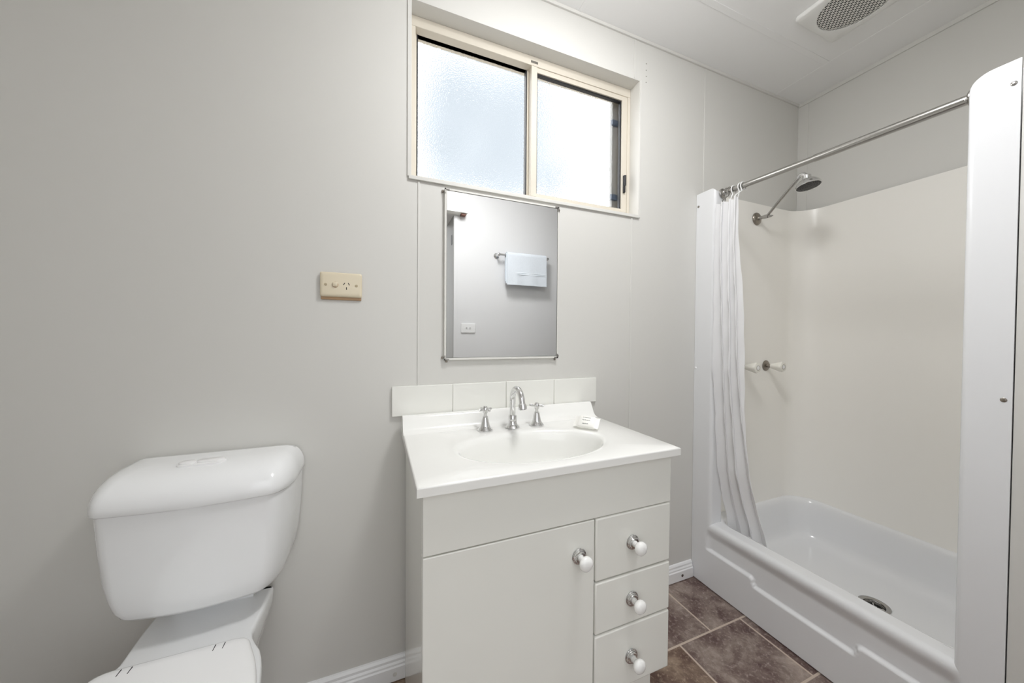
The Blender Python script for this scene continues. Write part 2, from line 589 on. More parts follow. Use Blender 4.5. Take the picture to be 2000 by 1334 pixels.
for z in (2.10, 1.766):
    MB().box(0.978, 1.012, 0.098, 0.108, z - 0.012, z + 0.012).build('screen_clip', BLUECLIP, sf)

# ================================================================== TOILET
TC = -0.398
def dring(hw, yb, yf, rx, ry, z, n=10, bow=0.012, cx=TC):
    pts = []
    pts.append((cx - hw, yb, z))
    m_ = 5
    ys = yf + ry
    for k in range(1, m_):
        pts.append((cx - hw, yb + (ys - yb) * k / m_, z))
    for k in range(n + 1):
        a = PI / 2 * k / n
        pts.append((cx - hw + rx - rx * math.cos(a), ys - ry * math.sin(a), z))
    k_ = 8
    for k in range(1, k_):
        t = k / k_
        pts.append((cx - hw + rx + (2 * hw - 2 * rx) * t, yf - bow * math.sin(PI * t), z))
    for k in range(n + 1):
        a = PI / 2 * (1 - k / n)
        pts.append((cx + hw - rx + rx * math.cos(a), ys - ry * math.sin(a), z))
    for k in range(1, m_):
        pts.append((cx + hw, ys + (yb - ys) * k / m_, z))
    pts.append((cx + hw, yb, z))
    for k in range(1, 8):
        pts.append((cx + hw - 2 * hw * k / 8, yb, z))
    return pts

toilet = thing('toilet', (TC, -0.3, 0), 'white close-coupled toilet with dual flush cistern against grey wall', 'toilet')
b = MB()
rings = [dring(hw_, yb_, yf_, rx_, ry_, z_) for hw_, yb_, yf_, rx_, ry_, z_ in (
    (0.090, -0.024, -0.120, 0.025, 0.03, 0.4780), (0.122, -0.018, -0.140, 0.03, 0.045, 0.4795), (0.143, -0.013, -0.151, 0.036, 0.06, 0.4850),
    (0.157, -0.010, -0.159, 0.040, 0.07, 0.496), (0.166, -0.008, -0.164, 0.042, 0.08, 0.512), (0.173, -0.006, -0.168, 0.043, 0.088, 0.538),
    (0.180, -0.005, -0.172, 0.044, 0.092, 0.580), (0.187, -0.005, -0.176, 0.045, 0.096, 0.660), (0.1900, -0.005, -0.180, 0.045, 0.098, 0.741))]
b.loft(rings, True, True, True)
b.build('cistern', CERAMIC, toilet, angle=60)
b = MB()
L = [(0.1925, -0.004, -0.1855, 0.7405), (0.1945, -0.004, -0.1875, 0.7440), (0.1945, -0.004, -0.1875, 0.756), (0.1930, -0.005, -0.1850, 0.770),
     (0.1895, -0.006, -0.1780, 0.7825), (0.1840, -0.008, -0.1670, 0.7940), (0.1765, -0.011, -0.1520, 0.8035), (0.1670, -0.014, -0.1330, 0.8100), (0.1540, -0.019, -0.1120, 0.8138), (0.1300, -0.026, -0.0900, 0.8155), (0.09, -0.035, -0.075, 0.8158)]
b.loft([dring(h, yb, yf, 0.046 * min(1, h / 0.19), min(0.100, 0.55 * (yb - yf)), z) for h, yb, yf, z in L], True, True, True)
lid = b.build('cistern_lid', CERAMIC, toilet, angle=60)
def stadium(x0, x1, y0, y1, z, n=10):
    r = (y1 - y0) / 2
    return rrect(x0, x1, y0, y1, r * 0.999, z, n)
b = MB()
b.loft([stadium(-0.4505, -0.3535, -0.128, -0.094, 0.806), stadium(-0.4505, -0.3535, -0.128, -0.094, 0.8165), stadium(-0.448, -0.356, -0.1255, -0.0965, 0.8182)], True, True, True)
fb = b.build('flush_plate', WHITEPL, lid)
for x0, x1 in ((-0.4465, -0.4135), (-0.4120, -0.3575)):
    MB().loft([stadium(x0, x1, -0.1235, -0.0985, 0.814), stadium(x0, x1, -0.1235, -0.0985, 0.8205), stadium(x0 + 0.002, x1 - 0.002, -0.1215, -0.1005, 0.822)], True, True, True).build('flush_button', WHITEPL, lid)

PC = -0.402
def outline(ws, z, sx=1.0, yc=-0.36, sy=1.0, n=44, inset=0.0):
    # ws: list of (y, half width) from back to front; returns one closed ring
    K = len(ws)
    def w(y):
        for i in range(K - 1):
            (ya, wa), (yb_, wb) = ws[i], ws[i + 1]
            if yb_ <= y <= ya:
                h = ya - yb_
                t = (ya - y) / h
                y0_, w0_ = ws[max(i - 1, 0)]
                y3_, w3_ = ws[min(i + 2, K - 1)]
                ma = (wb - w0_) / max(1e-6, (y0_ - yb_)) * h
                mb_ = (w3_ - wa) / max(1e-6, (ya - y3_)) * h
                return (2 * t ** 3 - 3 * t * t + 1) * wa + (t ** 3 - 2 * t * t + t) * ma + (-2 * t ** 3 + 3 * t * t) * wb + (t ** 3 - t * t) * mb_
        return ws[-1][1]
    ya, yb_ = ws[0][0], ws[-1][0]
    ys = [ya + (yb_ - ya) * (0.5 - 0.5 * math.cos(PI * k / n)) for k in range(n + 1)]
    half = [(max(0.0, w(y)) * sx, yc + (y - yc) * sy) for y in ys]
    ring = [(-x, y) for x, y in half] + [(x, y) for x, y in half[::-1]]
    if inset:
        out = []
        N_ = len(ring)
        for i in range(N_):
            p, q = Vector(ring[i - 1]), Vector(ring[(i + 1) % N_])
            d = q - p
            if d.length < 1e-9:
                d = Vector((1, 0))
            d.normalize()
            nrm = Vector((-d.y, d.x))          # ring runs back-left-front-right: inside is to the left
            x, y = ring[i][0] + nrm.x * inset, ring[i][1] + nrm.y * inset
            out.append((min(x, -0.0003) if ring[i][0] <= 0 and i <= n else max(x, 0.0003), y))
        ring = out
    return [(PC + x, y, z) for x, y in ring]

PAN = [(-0.022, 0.124), (-0.10, 0.124), (-0.150, 0.1215), (-0.185, 0.1205), (-0.212, 0.134), (-0.25, 0.156), (-0.33, 0.176), (-0.42, 0.182), (-0.50, 0.168), (-0.56, 0.138), (-0.60, 0.100), (-0.622, 0.060), (-0.632, 0.0)]
b = MB()
b.loft([outline(PAN, 0.0, 0.62, -0.30, 0.66), outline(PAN, 0.02, 0.62, -0.30, 0.66), outline(PAN, 0.12, 0.58, -0.30, 0.68),
        outline(PAN, 0.24, 0.70, -0.30, 0.80), outline(PAN, 0.33, 0.90, -0.30, 0.94), outline(PAN, 0.370, 0.985, -0.30, 0.99),
        outline(PAN, 0.400, 1.0), outline(PAN, 0.409, inset=0.001), outline(PAN, 0.4125, inset=0.0035), outline(PAN, 0.414, inset=0.008)], True, True, True)
b.box(PC - 0.085, PC + 0.085, -0.050, -0.02, 0.405, 0.4780)
b.build('pan', CERAMIC, toilet, angle=50)
SEATW = [(-0.226, 0.100), (-0.229, 0.117), (-0.238, 0.130), (-0.262, 0.142), (-0.31, 0.163), (-0.37, 0.180), (-0.43, 0.187), (-0.50, 0.176), (-0.56, 0.148), (-0.605, 0.108), (-0.628, 0.066), (-0.638, 0.0)]
b = MB()
b.loft([outline(SEATW, 0.4155, inset=0.004), outline(SEATW, 0.4175), outline(SEATW, 0.426), outline(SEATW, 0.4285, inset=0.004)], True, True, True)
b.build('seat', SEAT, toilet, angle=50)
b = MB()
b.loft([outline(SEATW, 0.4292, inset=0.003), outline(SEATW, 0.4305), outline(SEATW, 0.4380, inset=0.0005), outline(SEATW, 0.4420, inset=0.003), outline(SEATW, 0.4440, inset=0.008), outline(SEATW, 0.4450, inset=0.02)], True, True, True)
sl = b.build('seat_lid', SEAT, toilet, angle=50)
for x in (-0.333, -0.316, PC - 0.085, PC - 0.068):
    MB().box(x - 0.0007, x + 0.0007, -0.252, -0.236, 0.4405, 0.4453).build('hinge_gap', DARK, sl, smooth=False)
for x in (PC - 0.077, PC + 0.077):
    MB().tube([(x - 0.016, -0.219, 0.424), (x + 0.016, -0.219, 0.424)], 0.0085, 14).build('hinge', SEAT, toilet)

# ================================================================== VANITY
vx0, vx1, vyF = 0.084, 0.747, -0.468
van = thing('vanity_cabinet', (0.415, -0.24, 0), 'white vanity cabinet with one door, three drawers and porcelain knobs', 'cabinet')
b = MB()
b.box(vx0, vx0 + 0.016, vyF + 0.017, -0.016, 0.224, 0.8130)
b.box(vx1 - 0.016, vx1, vyF + 0.017, -0.016, 0.224, 0.8130)
b.box(vx0 + 0.016, vx1 - 0.016, vyF + 0.017, -0.016, 0.224, 0.240)
b.box(vx0 + 0.016, vx1 - 0.016, -0.030, -0.016, 0.240, 0.8130)
b.build('body', VFRONT, van)
b = MB().box(vx0 + 0.010, vx1 - 0.010, -0.412, -0.396, 0.0, 0.224)
b.box(vx0, vx0 + 0.016, -0.396, -0.016, 0.0, 0.224)
b.box(vx1 - 0.026, vx1 - 0.010, -0.396, -0.016, 0.0, 0.224)
b.build('kickboard', VFRONT, van)
MB().box(vx0, vx1, vyF, vyF + 0.016, 0.6825, 0.8130).build('top_rail', VFRONT, van, bevel=0.0015)

def knob_parts(p, x, z):
    MB().lathe([(0.0185, 0), (0.0195, 0.0015), (0.0185, 0.003), (0.0165, 0.0035), (0.0160, 0.0055), (0.0140, 0.0062), (0.0130, 0.0085), (0.009, 0.009)], (x, vyF, z), (0, -1, 0), 32).build('knob_backplate', CHROME, p)
    MB().lathe([(0.0085, 0.008), (0.0075, 0.013), (0.0078, 0.018), (0.0115, 0.022), (0.0160, 0.026), (0.0175, 0.0305), (0.0165, 0.035), (0.0125, 0.0385), (0.006, 0.040), (0.001, 0.0404)], (x, vyF, z), (0, -1, 0), 28).build('knob', KNOBW, p)

door = MB().box(vx0, 0.4985, vyF, vyF + 0.016, 0.222, 0.6795).build('door', VFRONT, van, bevel=0.0022, seg=3)
knob_parts(door, 0.454, 0.599)
for z0, z1, kz in ((0.5205, 0.6795, 0.598), (0.3855, 0.5165, 0.449), (0.222, 0.3815, 0.297)):
    d = MB().box(0.5025, vx1, vyF, vyF + 0.016, z0, z1).build('drawer', VFRONT, van, bevel=0.0042, seg=3)
    knob_parts(d, 0.617, kz)

# one-piece top with basin
ctop = thing('basin_countertop', (0.416, -0.25, 0.8135), 'glossy white one-piece vanity top with oval basin and low upstand', 'countertop')
cx0, cx1, cy0, cy1, cz, ct = 0.0703, 0.7620, -0.486, -0.018, 0.834, 0.8135
bx, by = 0.408, -0.310
ea, eb = 0.212, 0.124
NA = 96
angs = [2 * PI * k / NA for k in range(NA)]
for X, Y in ((cx0, cy0), (cx1, cy0), (cx1, cy1), (cx0, cy1)):
    a = math.atan2(Y - by, X - bx) % (2 * PI)
    k = min(range(len(angs)), key=lambda i: abs(angs[i] - a))
    angs[k] = a
def rect_pt(a, ins, z):
    c, s = math.cos(a), math.sin(a)
    ts = []
    if c > 1e-9: ts.append((cx1 - ins - bx) / c)
    if c < -1e-9: ts.append((cx0 + ins - bx) / c)
    if s > 1e-9: ts.append((cy1 - ins - by) / s)
    if s < -1e-9: ts.append((cy0 + ins - by) / s)
    t = min(ts)
    return (bx + c * t, by + s * t, z)
def ell(a, da, z, k=1.0):
    # same ray direction on the ellipse
    A, B = (ea + da) * k, (eb + da) * k
    c, s = math.cos(a), math.sin(a)
    t = 1 / math.sqrt((c / A) ** 2 + (s / B) ** 2)
    return (bx + c * t, by + s * t, z)
rings = [[rect_pt(a, 0.02, ct) for a in angs], [rect_pt(a, 0.0, ct) for a in angs], [rect_pt(a, 0.0, cz - 0.0045) for a in angs], [rect_pt(a, 0.0, cz - 0.003) for a in angs], [rect_pt(a, 0.001, cz - 0.001) for a in angs], [rect_pt(a, 0.0035, cz) for a in angs],
         [ell(a, 0.022, cz) for a in angs], [ell(a, 0.012, cz - 0.0008) for a in angs], [ell(a, 0.005, cz - 0.003) for a in angs], [ell(a, 0.0, cz - 0.008) for a in angs], [ell(a, -0.004, cz - 0.018) for a in angs]]
for k_, dz in ((0.965, 0.045), (0.92, 0.080), (0.83, 0.112), (0.66, 0.136), (0.42, 0.147), (0.12, 0.151)):
    rings.append([ell(a, -0.004, cz - dz, k_) for a in angs])
b = MB().loft(rings, True, False, False, fan1=(bx, by, cz - 0.152))
b.build('basin_top', COUNTER, ctop, angle=50)
prof = [(-0.118, cz - 0.0005), (-0.106, cz + 0.0012), (-0.097, cz + 0.005), (-0.090, cz + 0.012), (-0.084, cz + 0.022), (-0.073, cz + 0.042), (-0.069, cz + 0.0465), (-0.064, cz + 0.0485), (-0.058, cz + 0.0480), (-0.020, cz + 0.034), (-0.018, cz - 0.0005)]
MB().prism(prof, 'x', cx0, cx1).build('upstand', COUNTER, ctop, bevel=0.0012, angle=45)
MB().lathe([(0.024, 0), (0.024, 0.002), (0.018, 0.004), (0.016, 0.0015)], (bx, by, cz - 0.152), (0, 0, 1), 24).build('waste', CHROME, ctop)

# splashback of four tiles
sb = thing('tile_splashback', (0.435, -0.004, 0.868), 'row of four white glazed tiles above the vanity top', 'tiles')
MB().box(0.043, 0.827, -0.006, -0.0005, 0.870, 0.9645).build('grout', GROUT, sb)
b = MB()
for x0, x1 in ((0.0415, 0.2380), (0.2400, 0.4350), (0.4370, 0.6330), (0.6350, 0.8285)):
    b.box(x0, x1, -0.010, -0.002, 0.8685, 0.9660)
b.build('tile_row', TILE, sb, bevel=0.0012)

# ------------------------------------------------------------------ basin taps
TY = -0.142
cz += 0.0004
sp = thing('basin_spout', (0.408, TY, cz), 'chrome gooseneck spout between two cross-handle taps', 'tap')
b = MB().lathe([(0.0240, 0.0), (0.0245, 0.0025), (0.0215, 0.0055), (0.0172, 0.010), (0.0145, 0.016), (0.0138, 0.026), (0.0138, 0.039), (0.0125, 0.041), (0.0105, 0.0415)], (0.408, TY, cz), (0, 0, 1), 32)
b.build('spout_base', CHROME, sp)
pts = [(0.408, TY, cz + 0.04), (0.408, TY, cz + 0.07), (0.408, TY, cz + 0.093)]
R_ = 0.038
for k in range(1, 15):
    a = PI * 0.93 * k / 14
    pts.append((0.408, TY - R_ + R_ * math.cos(a), cz + 0.093 + R_ * math.sin(a)))
e1 = Vector(pts[-1]); dirv = (e1 - Vector(pts[-2])).normalized()
pts.append(tuple(e1 + dirv * 0.012))
MB().tube(pts, 0.0098, 20).build('gooseneck', CHROME, sp, angle=60)
e2 = e1 + dirv * 0.010
MB().lathe([(0.0098, 0), (0.0128, 0.003), (0.0135, 0.012), (0.0128, 0.018), (0.009, 0.018), (0.009, 0.014)], e2, dirv, 28).build('aerator', CHROME, sp)

def basin_tap(x, ang, label):
    t = thing('basin_tap', (x, TY, cz), label, 'tap', 'cross-handle basin taps')
    MB().lathe([(0.0240, 0.0), (0.0245, 0.0025), (0.0225, 0.0055), (0.0180, 0.0105), (0.0145, 0.018), (0.0122, 0.028), (0.0104, 0.037), (0.0090, 0.042), (0.0092, 0.044), (0.0070, 0.045)], (x, TY, cz), (0, 0, 1), 32).build('bell_cover', CHROME, t)
    MB().lathe([(0.0055, 0.043), (0.0055, 0.056)], (x, TY, cz), (0, 0, 1), 20).build('spindle', CHROME, t)
    b = MB().lathe([(0.0055, 0.054), (0.0082, 0.056), (0.0090, 0.062), (0.0090, 0.069), (0.0075, 0.0725), (0.0065, 0.0735), (0.0055, 0.0760), (0.001, 0.0765)], (x, TY, cz), (0, 0, 1), 24)
    for k in range(4):
        a = ang + k * PI / 2
        d = Vector((math.cos(a), math.sin(a), 0))
        o = Vector((x, TY, cz + 0.0655))
        b.tube([o + d * 0.006, o + d * 0.018, o + d * 0.0225, o + d * 0.0245], [0.0036, 0.0041, 0.0043, 0.003], 14)
    b.build('cross_handle', CHROME, t)
    return t
basin_tap(0.315, math.radians(20), 'chrome cross-handle tap left of the gooseneck spout')
basin_tap(0.4955, math.radians(52), 'chrome cross-handle tap right of the spout, nearer the soap')

cz -= 0.0004
# ------------------------------------------------------------------ wrapped soap
soap = thing('soap_packet', (0.628, -0.240, cz), 'small white wrapped soap with grey print beside the basin rim', 'soap')
A = math.radians(-50)
TILT = math.radians(38)
def srot(t, p, h):
    # t along the packet, p up its face, h out of its face; the packet leans back on its lower edge
    q = p + 0.0225
    y = q * math.cos(TILT) - (h - 0.0098) * math.sin(TILT)
    z2 = max(0.0006, q * math.sin(TILT) + (h - 0.0098) * math.cos(TILT) + 0.0072)
    x = t
    y = y - 0.018
    return (0.628 + x * math.cos(A) - y * math.sin(A), -0.240 + x * math.sin(A) + y * math.cos(A), cz + z2)
b = MB()
rings = []
for t, hw, hz in ((-0.040, 0.022, 0.0008), (-0.031, 0.021, 0.0015), (-0.026, 0.0205, 0.006), (-0.023, 0.021, 0.0085), (-0.010, 0.0215, 0.0095), (0.010, 0.0215, 0.0095), (0.023, 0.021, 0.0085), (0.026, 0.0205, 0.006), (0.031, 0.021, 0.0015), (0.040, 0.022, 0.0008)):
    ring = []
    for k in range(20):
        a = 2 * PI * k / 20
        cc, ss = math.cos(a), math.sin(a)
        px_ = hw * math.copysign(abs(cc) ** 0.45, cc)
        pz_ = hz * math.copysign(abs(ss) ** 0.45, ss)
        ring.append(srot(t, px_, 0.0098 + pz_ + 0.0006 * math.sin(9 * t * 100 + k)))
    rings.append(ring)
b.loft(rings, True, True, True)
b.build('wrapper', PAPER, soap, angle=40)
b = MB()
def ink(x0, y0, x1, y1, w):
    d = Vector((x1 - x0, y1 - y0, 0)); L_ = d.length; d /= L_
    nrm = Vector((-d.y, d.x, 0)) * w / 2
    q = [Vector((x0, y0, 0)) + nrm, Vector((x0, y0, 0)) - nrm, Vector((x1, y1, 0)) - nrm, Vector((x1, y1, 0)) + nrm]
    b.loft([[srot(p.x, p.y, 0.0188) for p in q], [srot(p.x, p.y, 0.0199) for p in q]], True, True, True)
x = -0.013
for L_ in (0.004, 0.003, 0.005, 0.003, 0.004):      # top line of small print
    ink(x, 0.0115, x + L_, 0.0115, 0.0016); x += L_ + 0.0014
px0, py0 = -0.013, 0.001
for k in range(22):                                  # handwritten-style name
    x1 = -0.013 + 0.0255 * (k + 1) / 22
    y1 = 0.0010 + 0.0024 * math.sin(k * 2.1) * (1.5 if k in (0, 1, 7, 15) else 0.8)
    ink(px0, py0, x1, y1, 0.0009); px0, py0 = x1, y1
x = -0.010
for L_ in (0.006, 0.004, 0.006):                     # bottom line
    ink(x, -0.0125, x + L_, -0.0125, 0.0019); x += L_ + 0.0012
b.build('print', INK, soap, smooth=False)

# ================================================================== MIRROR
mr = thing('wall_mirror', (0.43, -0.006, 1.05), 'rectangular mirror with slim pale edge and metal corner clips above vanity', 'mirror')
MB().box(0.2165, 0.6425, -0.0095, -0.003, 1.0575, 1.6245).build('mirror_glass', MIRROR, mr, smooth=False)
b = MB()
b.box(0.2085, 0.2155, -0.012, -0.001, 1.0490, 1.6305)
b.box(0.6435, 0.6475, -0.012, -0.001, 1.0490, 1.6305)
b.box(0.2155, 0.6435, -0.012, -0.001, 1.0490, 1.0565)
b.box(0.2155, 0.6435, -0.012, -0.001, 1.6255, 1.6305)
b.build('edge_frame', mat('pale_edge_channel', (222, 221, 216), 0.3), mr, bevel=0.0008)
for sx, x, in ((-1, 0.2085), (1, 0.6475)):
    for sz, z in ((-1, 1.0490), (1, 1.6305)):
        b = MB()
        b.box(min(x, x - sx * 0.016), max(x, x - sx * 0.016), -0.0145, -0.012, min(z, z - sz * 0.004), max(z, z - sz * 0.004))
        b.box(min(x, x - sx * 0.004), max(x, x - sx * 0.004), -0.0145, -0.012, min(z, z - sz * 0.016), max(z, z - sz * 0.016))
        b.box(min(x, x + sx * 0.008), max(x, x + sx * 0.008), -0.003, 0.0, min(z - sz * 0.012, z - sz * 0.004), max(z - sz * 0.012, z - sz * 0.004))
        cl = b.build('corner_clip', STEEL, mr)
        MB().lathe([(0.0042, 0), (0.0042, 0.0015), (0.002, 0.0035)], (x + sx * 0.005, -0.003, z - sz * 0.008), (0, -1, 0), 12).build('screw', NICKEL, cl)
        if sz < 0:
            MB().lathe([(0.0042, 0), (0.0042, 0.0015), (0.002, 0.0035)], (x - sx * 0.009, -0.003, z - 0.005), (0, -1, 0), 12).build('screw', NICKEL, cl)

# ================================================================== POWER OUTLET
po = thing('power_outlet', (-0.1045, -0.003, 1.25), 'beige single power point with rocker switch on grey wall above toilet', 'outlet')
ox, oz = -0.1045, 1.284
MB().box(ox - 0.0555, ox + 0.0555, -0.006, 0.0, oz - 0.0445, oz + 0.032).build('mounting_block', BEIGED, po, bevel=0.002)
b = MB()
def plate(hw, hz, y):
    return [(p[0] + ox, y, p[1] + oz + 0.001) for p in [(q[0], q[1]) for q in rrect(-hw, hw, -hz, hz, 0.005, 0, 5)]]
b.loft([plate(0.0575, 0.037, -0.006), plate(0.0575, 0.037, -0.0085), plate(0.0565, 0.036, -0.0105), plate(0.0535, 0.033, -0.0122), plate(0.049, 0.028, -0.0128)], True, True, True)
fp = b.build('faceplate', BEIGE, po, angle=40)
b = MB().lathe([(0.0086, 0), (0.0086, 0.0008)], (ox - 0.0165, -0.0128, oz), (0, -1, 0), 24)
b.build('switch_surround', BEIGED, po)
b = MB()
rg = []
for y, s_ in ((-0.0125, 1.0), (-0.0158, 0.96), (-0.0166, 0.8)):
    rg.append([(ox - 0.0165 + px_ * s_, y - (0.0012 if pz_ > 0 else 0), oz + 0.001 + pz_ * s_) for px_, pz_, _ in rrect(-0.0072, 0.0072, -0.0068, 0.0068, 0.003, 0, 4)])
b.loft(rg, True, True, True)
b.build('rocker_switch', BEIGE, po)
for dx, dz, a in ((-0.0065, 0.004, 30), (0.0065, 0.004, -30), (0.0, -0.0095, 0)):
    cxx, czz = ox + 0.0145 + dx, oz + dz
    ca, sa = math.cos(math.radians(a)), math.sin(math.radians(a))
    b = MB()
    q = [(-0.0011, -0.0038), (0.0011, -0.0038), (0.0011, 0.0038), (-0.0011, 0.0038)]
    b.loft([[(cxx + p[0] * ca + p[1] * sa, y, czz - p[0] * sa + p[1] * ca) for p in q] for y in (-0.0120, -0.01305)], True, True, True)
    b.build('socket_slot', DARK, po, smooth=False)
for dx in (-0.042, 0.042):
    MB().lathe([(0.0042, 0), (0.0040, 0.0009), (0.0022, 0.0013)], (ox + dx, -0.0126, oz), (0, -1, 0), 16).build('screw', mat('dull_beige_screw', (176, 162, 134), 0.4), po)

# ================================================================== SHOWER ENCLOSURE
sh = thing('shower_enclosure', (1.75, -0.43, 0), 'one-piece moulded shower cubicle with cream walls and white raised tray', 'shower')
SX = 1.388
YN = -0.860
# plan path of the liner from the left flange, round the inside, to the right flange
path = [(SX, -0.001), (SX, -0.03), (SX, -0.06), (SX, -0.080)]
for k in range(1, 7):
    a = PI / 2 * k / 6
    path.append((SX + 0.014 - 0.014 * math.cos(a), -0.081 - 0.014 * math.sin(a)))
path += [(1.43, -0.095), (1.452, -0.095)]
for k in range(1, 5):
    a = PI / 2 * k / 4
    path.append((1.452 + 0.014 * math.sin(a), -0.081 - 0.014 * math.cos(a)))
path += [(1.466, -0.060)]
for k in range(1, 5):
    a = PI / 2 * k / 4
    path.append((1.486 - 0.020 * math.cos(a), -0.056 + 0.020 * math.sin(a)))
ni0 = len(path)
path += [(1.6, -0.036), (1.75, -0.036), (1.9, -0.036)]
for k in range(13):
    a = PI / 2 * k / 12
    path.append((2.000 + 0.115 * math.sin(a), -0.151 + 0.115 * math.cos(a)))
path += [(2.115, -0.35), (2.115, -0.55)]
for k in range(13):
    a = PI / 2 * k / 12
    path.append((2.000 + 0.115 * math.cos(a), -0.726 - 0.115 * math.sin(a)))
path += [(1.9, -0.841), (1.7, -0.841)]
ni1 = len(path)
for k in range(5):
    a = PI / 2 * k / 4
    path.append((1.486 - 0.020 * math.sin(a), -0.821 - 0.020 * math.cos(a)))
path += [(1.466, -0.81)]
for k in range(5):
    a = PI / 2 * k / 4
    path.append((1.452 + 0.014 * math.cos(a), -0.796 + 0.014 * math.sin(a)))
path += [(1.43, -0.782)]
for k in range(7):
    a = PI / 2 * k / 6
    path.append((SX + 0.014 - 0.014 * math.sin(a), -0.796 + 0.014 * math.cos(a)))
# right flange: many stations so that its top corner rounds off
path += [(SX, -0.802), (SX, -0.808), (SX, -0.815), (SX, -0.825), (SX, -0.84), (SX, -0.852), (SX, YN)]
def ztop(i):
    x, y = path[i]
    if i < ni0:
        d = max(0.0, min(1.0, (-0.076 - y) / 0.02)) if x < 1.40 else 1.0 - max(0.0, min(1.0, (x - 1.43) / 0.05))
        return 1.800 - 0.016 * d * d
    if i >= ni1:
        if x < SX + 0.0145:
            t = max(0.0, min(1.0, (y + 0.822) / 0.040))
            return 1.788 - 0.040 * (1 - math.sqrt(max(0, 1 - t * t)))
        t = max(0.0, min(1.0, (x - 1.41) / 0.07))
        return 1.748 + 0.056 * t
    return 1.804
def liner(i0, i1, name, m_, zb=0.287):
    nz_ = 14
    b = MB()
    V = []
    for i in range(i0, i1):
        zt = ztop(i)
        V.append([b.bm.verts.new((path[i][0], path[i][1], zb + (zt - zb) * j / nz_)) for j in range(nz_ + 1)])
    for i in range(len(V) - 1):
        for j in range(nz_):
            b.bm.faces.new((V[i][j], V[i][j + 1], V[i + 1][j + 1], V[i + 1][j]))
    o = b.build(name, m_, sh, angle=50, normals=False, solid=0.005, offset=1)
    return o
liner(0, ni0 - 1, 'front_jamb', GELWHITE, 0.262)
liner(ni0 - 2, ni1 + 2, 'wall_liner', GELCREAM)
liner(ni1 + 1, len(path), 'front_jamb', GELWHITE, 0.262)

# front apron with stepped recess and rolled rim
def sm(a, b_, x):
    t = max(0.0, min(1.0, (x - a) / (b_ - a)))
    return t * t * (3 - 2 * t)
def zl(y):
    t = sm(-0.287, -0.272, y) + 1 - sm(-0.600, -0.585, y)
    return 0.136 + 0.032 * min(1, t)
RIM = 0.292
def apron(u, v):
    y = -0.001 + (YN + 0.001) * u
    # v runs up the face, over the rim and on to the tray edge
    if v < 0.86:
        z = 0.004 + (v / 0.86) * (RIM - 0.024)
        side = sm(-0.070, -0.092, y) if y > -0.4 else sm(-0.800, -0.778, y)
        side = max(0, min(1, side))
        L_ = zl(y)
        rec = 0.013 * sm(L_ - 0.001, L_ + 0.009, z) * (1 - sm(0.225, 0.270, z)) * side
        fl = max(sm(-0.094, -0.076, y), sm(-0.786, -0.804, y))
        return (SX + rec + 0.0005 * fl, y, z)
    fl = max(sm(-0.094, -0.076, y), sm(-0.786, -0.804, y))
    t = (v - 0.86) / 0.14
    if t < 0.6:
        a = PI / 2 * t / 0.6
        return (SX + (0.020 - 0.020 * math.cos(a)) * (1 - fl) + 0.0005 * fl, y, RIM - 0.020 + 0.020 * math.sin(a))
    return (SX + 0.020 + (t - 0.6) / 0.4 * 0.040, y, RIM)
def sm(a, b_, x):  # works for a > b_ too
    t = (x - a) / (b_ - a)
    t = max(0.0, min(1.0, t))
    return t * t * (3 - 2 * t)
MB().grid(apron, 150, 110).build('apron', GELWHITE, sh, angle=70)

ins = [(0.0, RIM), (0.004, RIM - 0.0005), (0.010, RIM - 0.003), (0.017, RIM - 0.010), (0.021, RIM - 0.022), (0.026, 0.245), (0.036, 0.17), (0.042, 0.140), (0.050, 0.122), (0.062, 0.110), (0.080, 0.104), (0.12, 0.1015), (0.18, 0.100)]
TX0, TX1, TY0, TY1 = 1.446, 2.1155, -0.842, -0.0355
rings = [rrect(TX0 + d, TX1 - d, TY0 + d, TY1 - d, max(0.03, 0.114 - d * 0.25), z, 12) for d, z in ins]
DRN = (1.792, -0.480)
n = len(rings[0])
hole = []
for p in rings[-1]:
    a = math.atan2(p[1] - DRN[1], p[0] - DRN[0])
    hole.append((DRN[0] + 0.040 * math.cos(a), DRN[1] + 0.040 * math.sin(a), 0.098))
rings.append(hole)
b = MB().loft(rings, True)
# square the tray edge to the front rim (corners behind the jambs)
sq = []
for p in rings[0]:
    x = TX0 if p[0] < 1.6 else TX1
    y = TY0 if p[1] < -0.44 else TY1
    inx = TX0 + 0.114 < p[0] < TX1 - 0.114
    sq.append(p)
b.build('tray', GELWHITE, sh, angle=60)
for cxx, cyy, sx_, sy_ in ((TX0, TY1, 1, -1), (TX0, TY0, 1, 1), (TX1, TY1, -1, -1), (TX1, TY0, -1, 1)):
    b = MB()
    c0 = (cxx, cyy, RIM - 0.0002)
    arc = []
    for k in range(13):
        a = PI / 2 * k / 12
        arc.append((cxx + sx_ * (0.114 - 0.114 * math.sin(a)), cyy + sy_ * (0.114 - 0.114 * math.cos(a)), RIM - 0.0002))
    vs = [b.bm.verts.new(p) for p in arc]
    vc = b.bm.verts.new(c0)
    for p, q in zip(vs, vs[1:]):
        b.bm.faces.new((vc, p, q))
    b.build('tray_corner', GELWHITE, sh, solid=0.003)
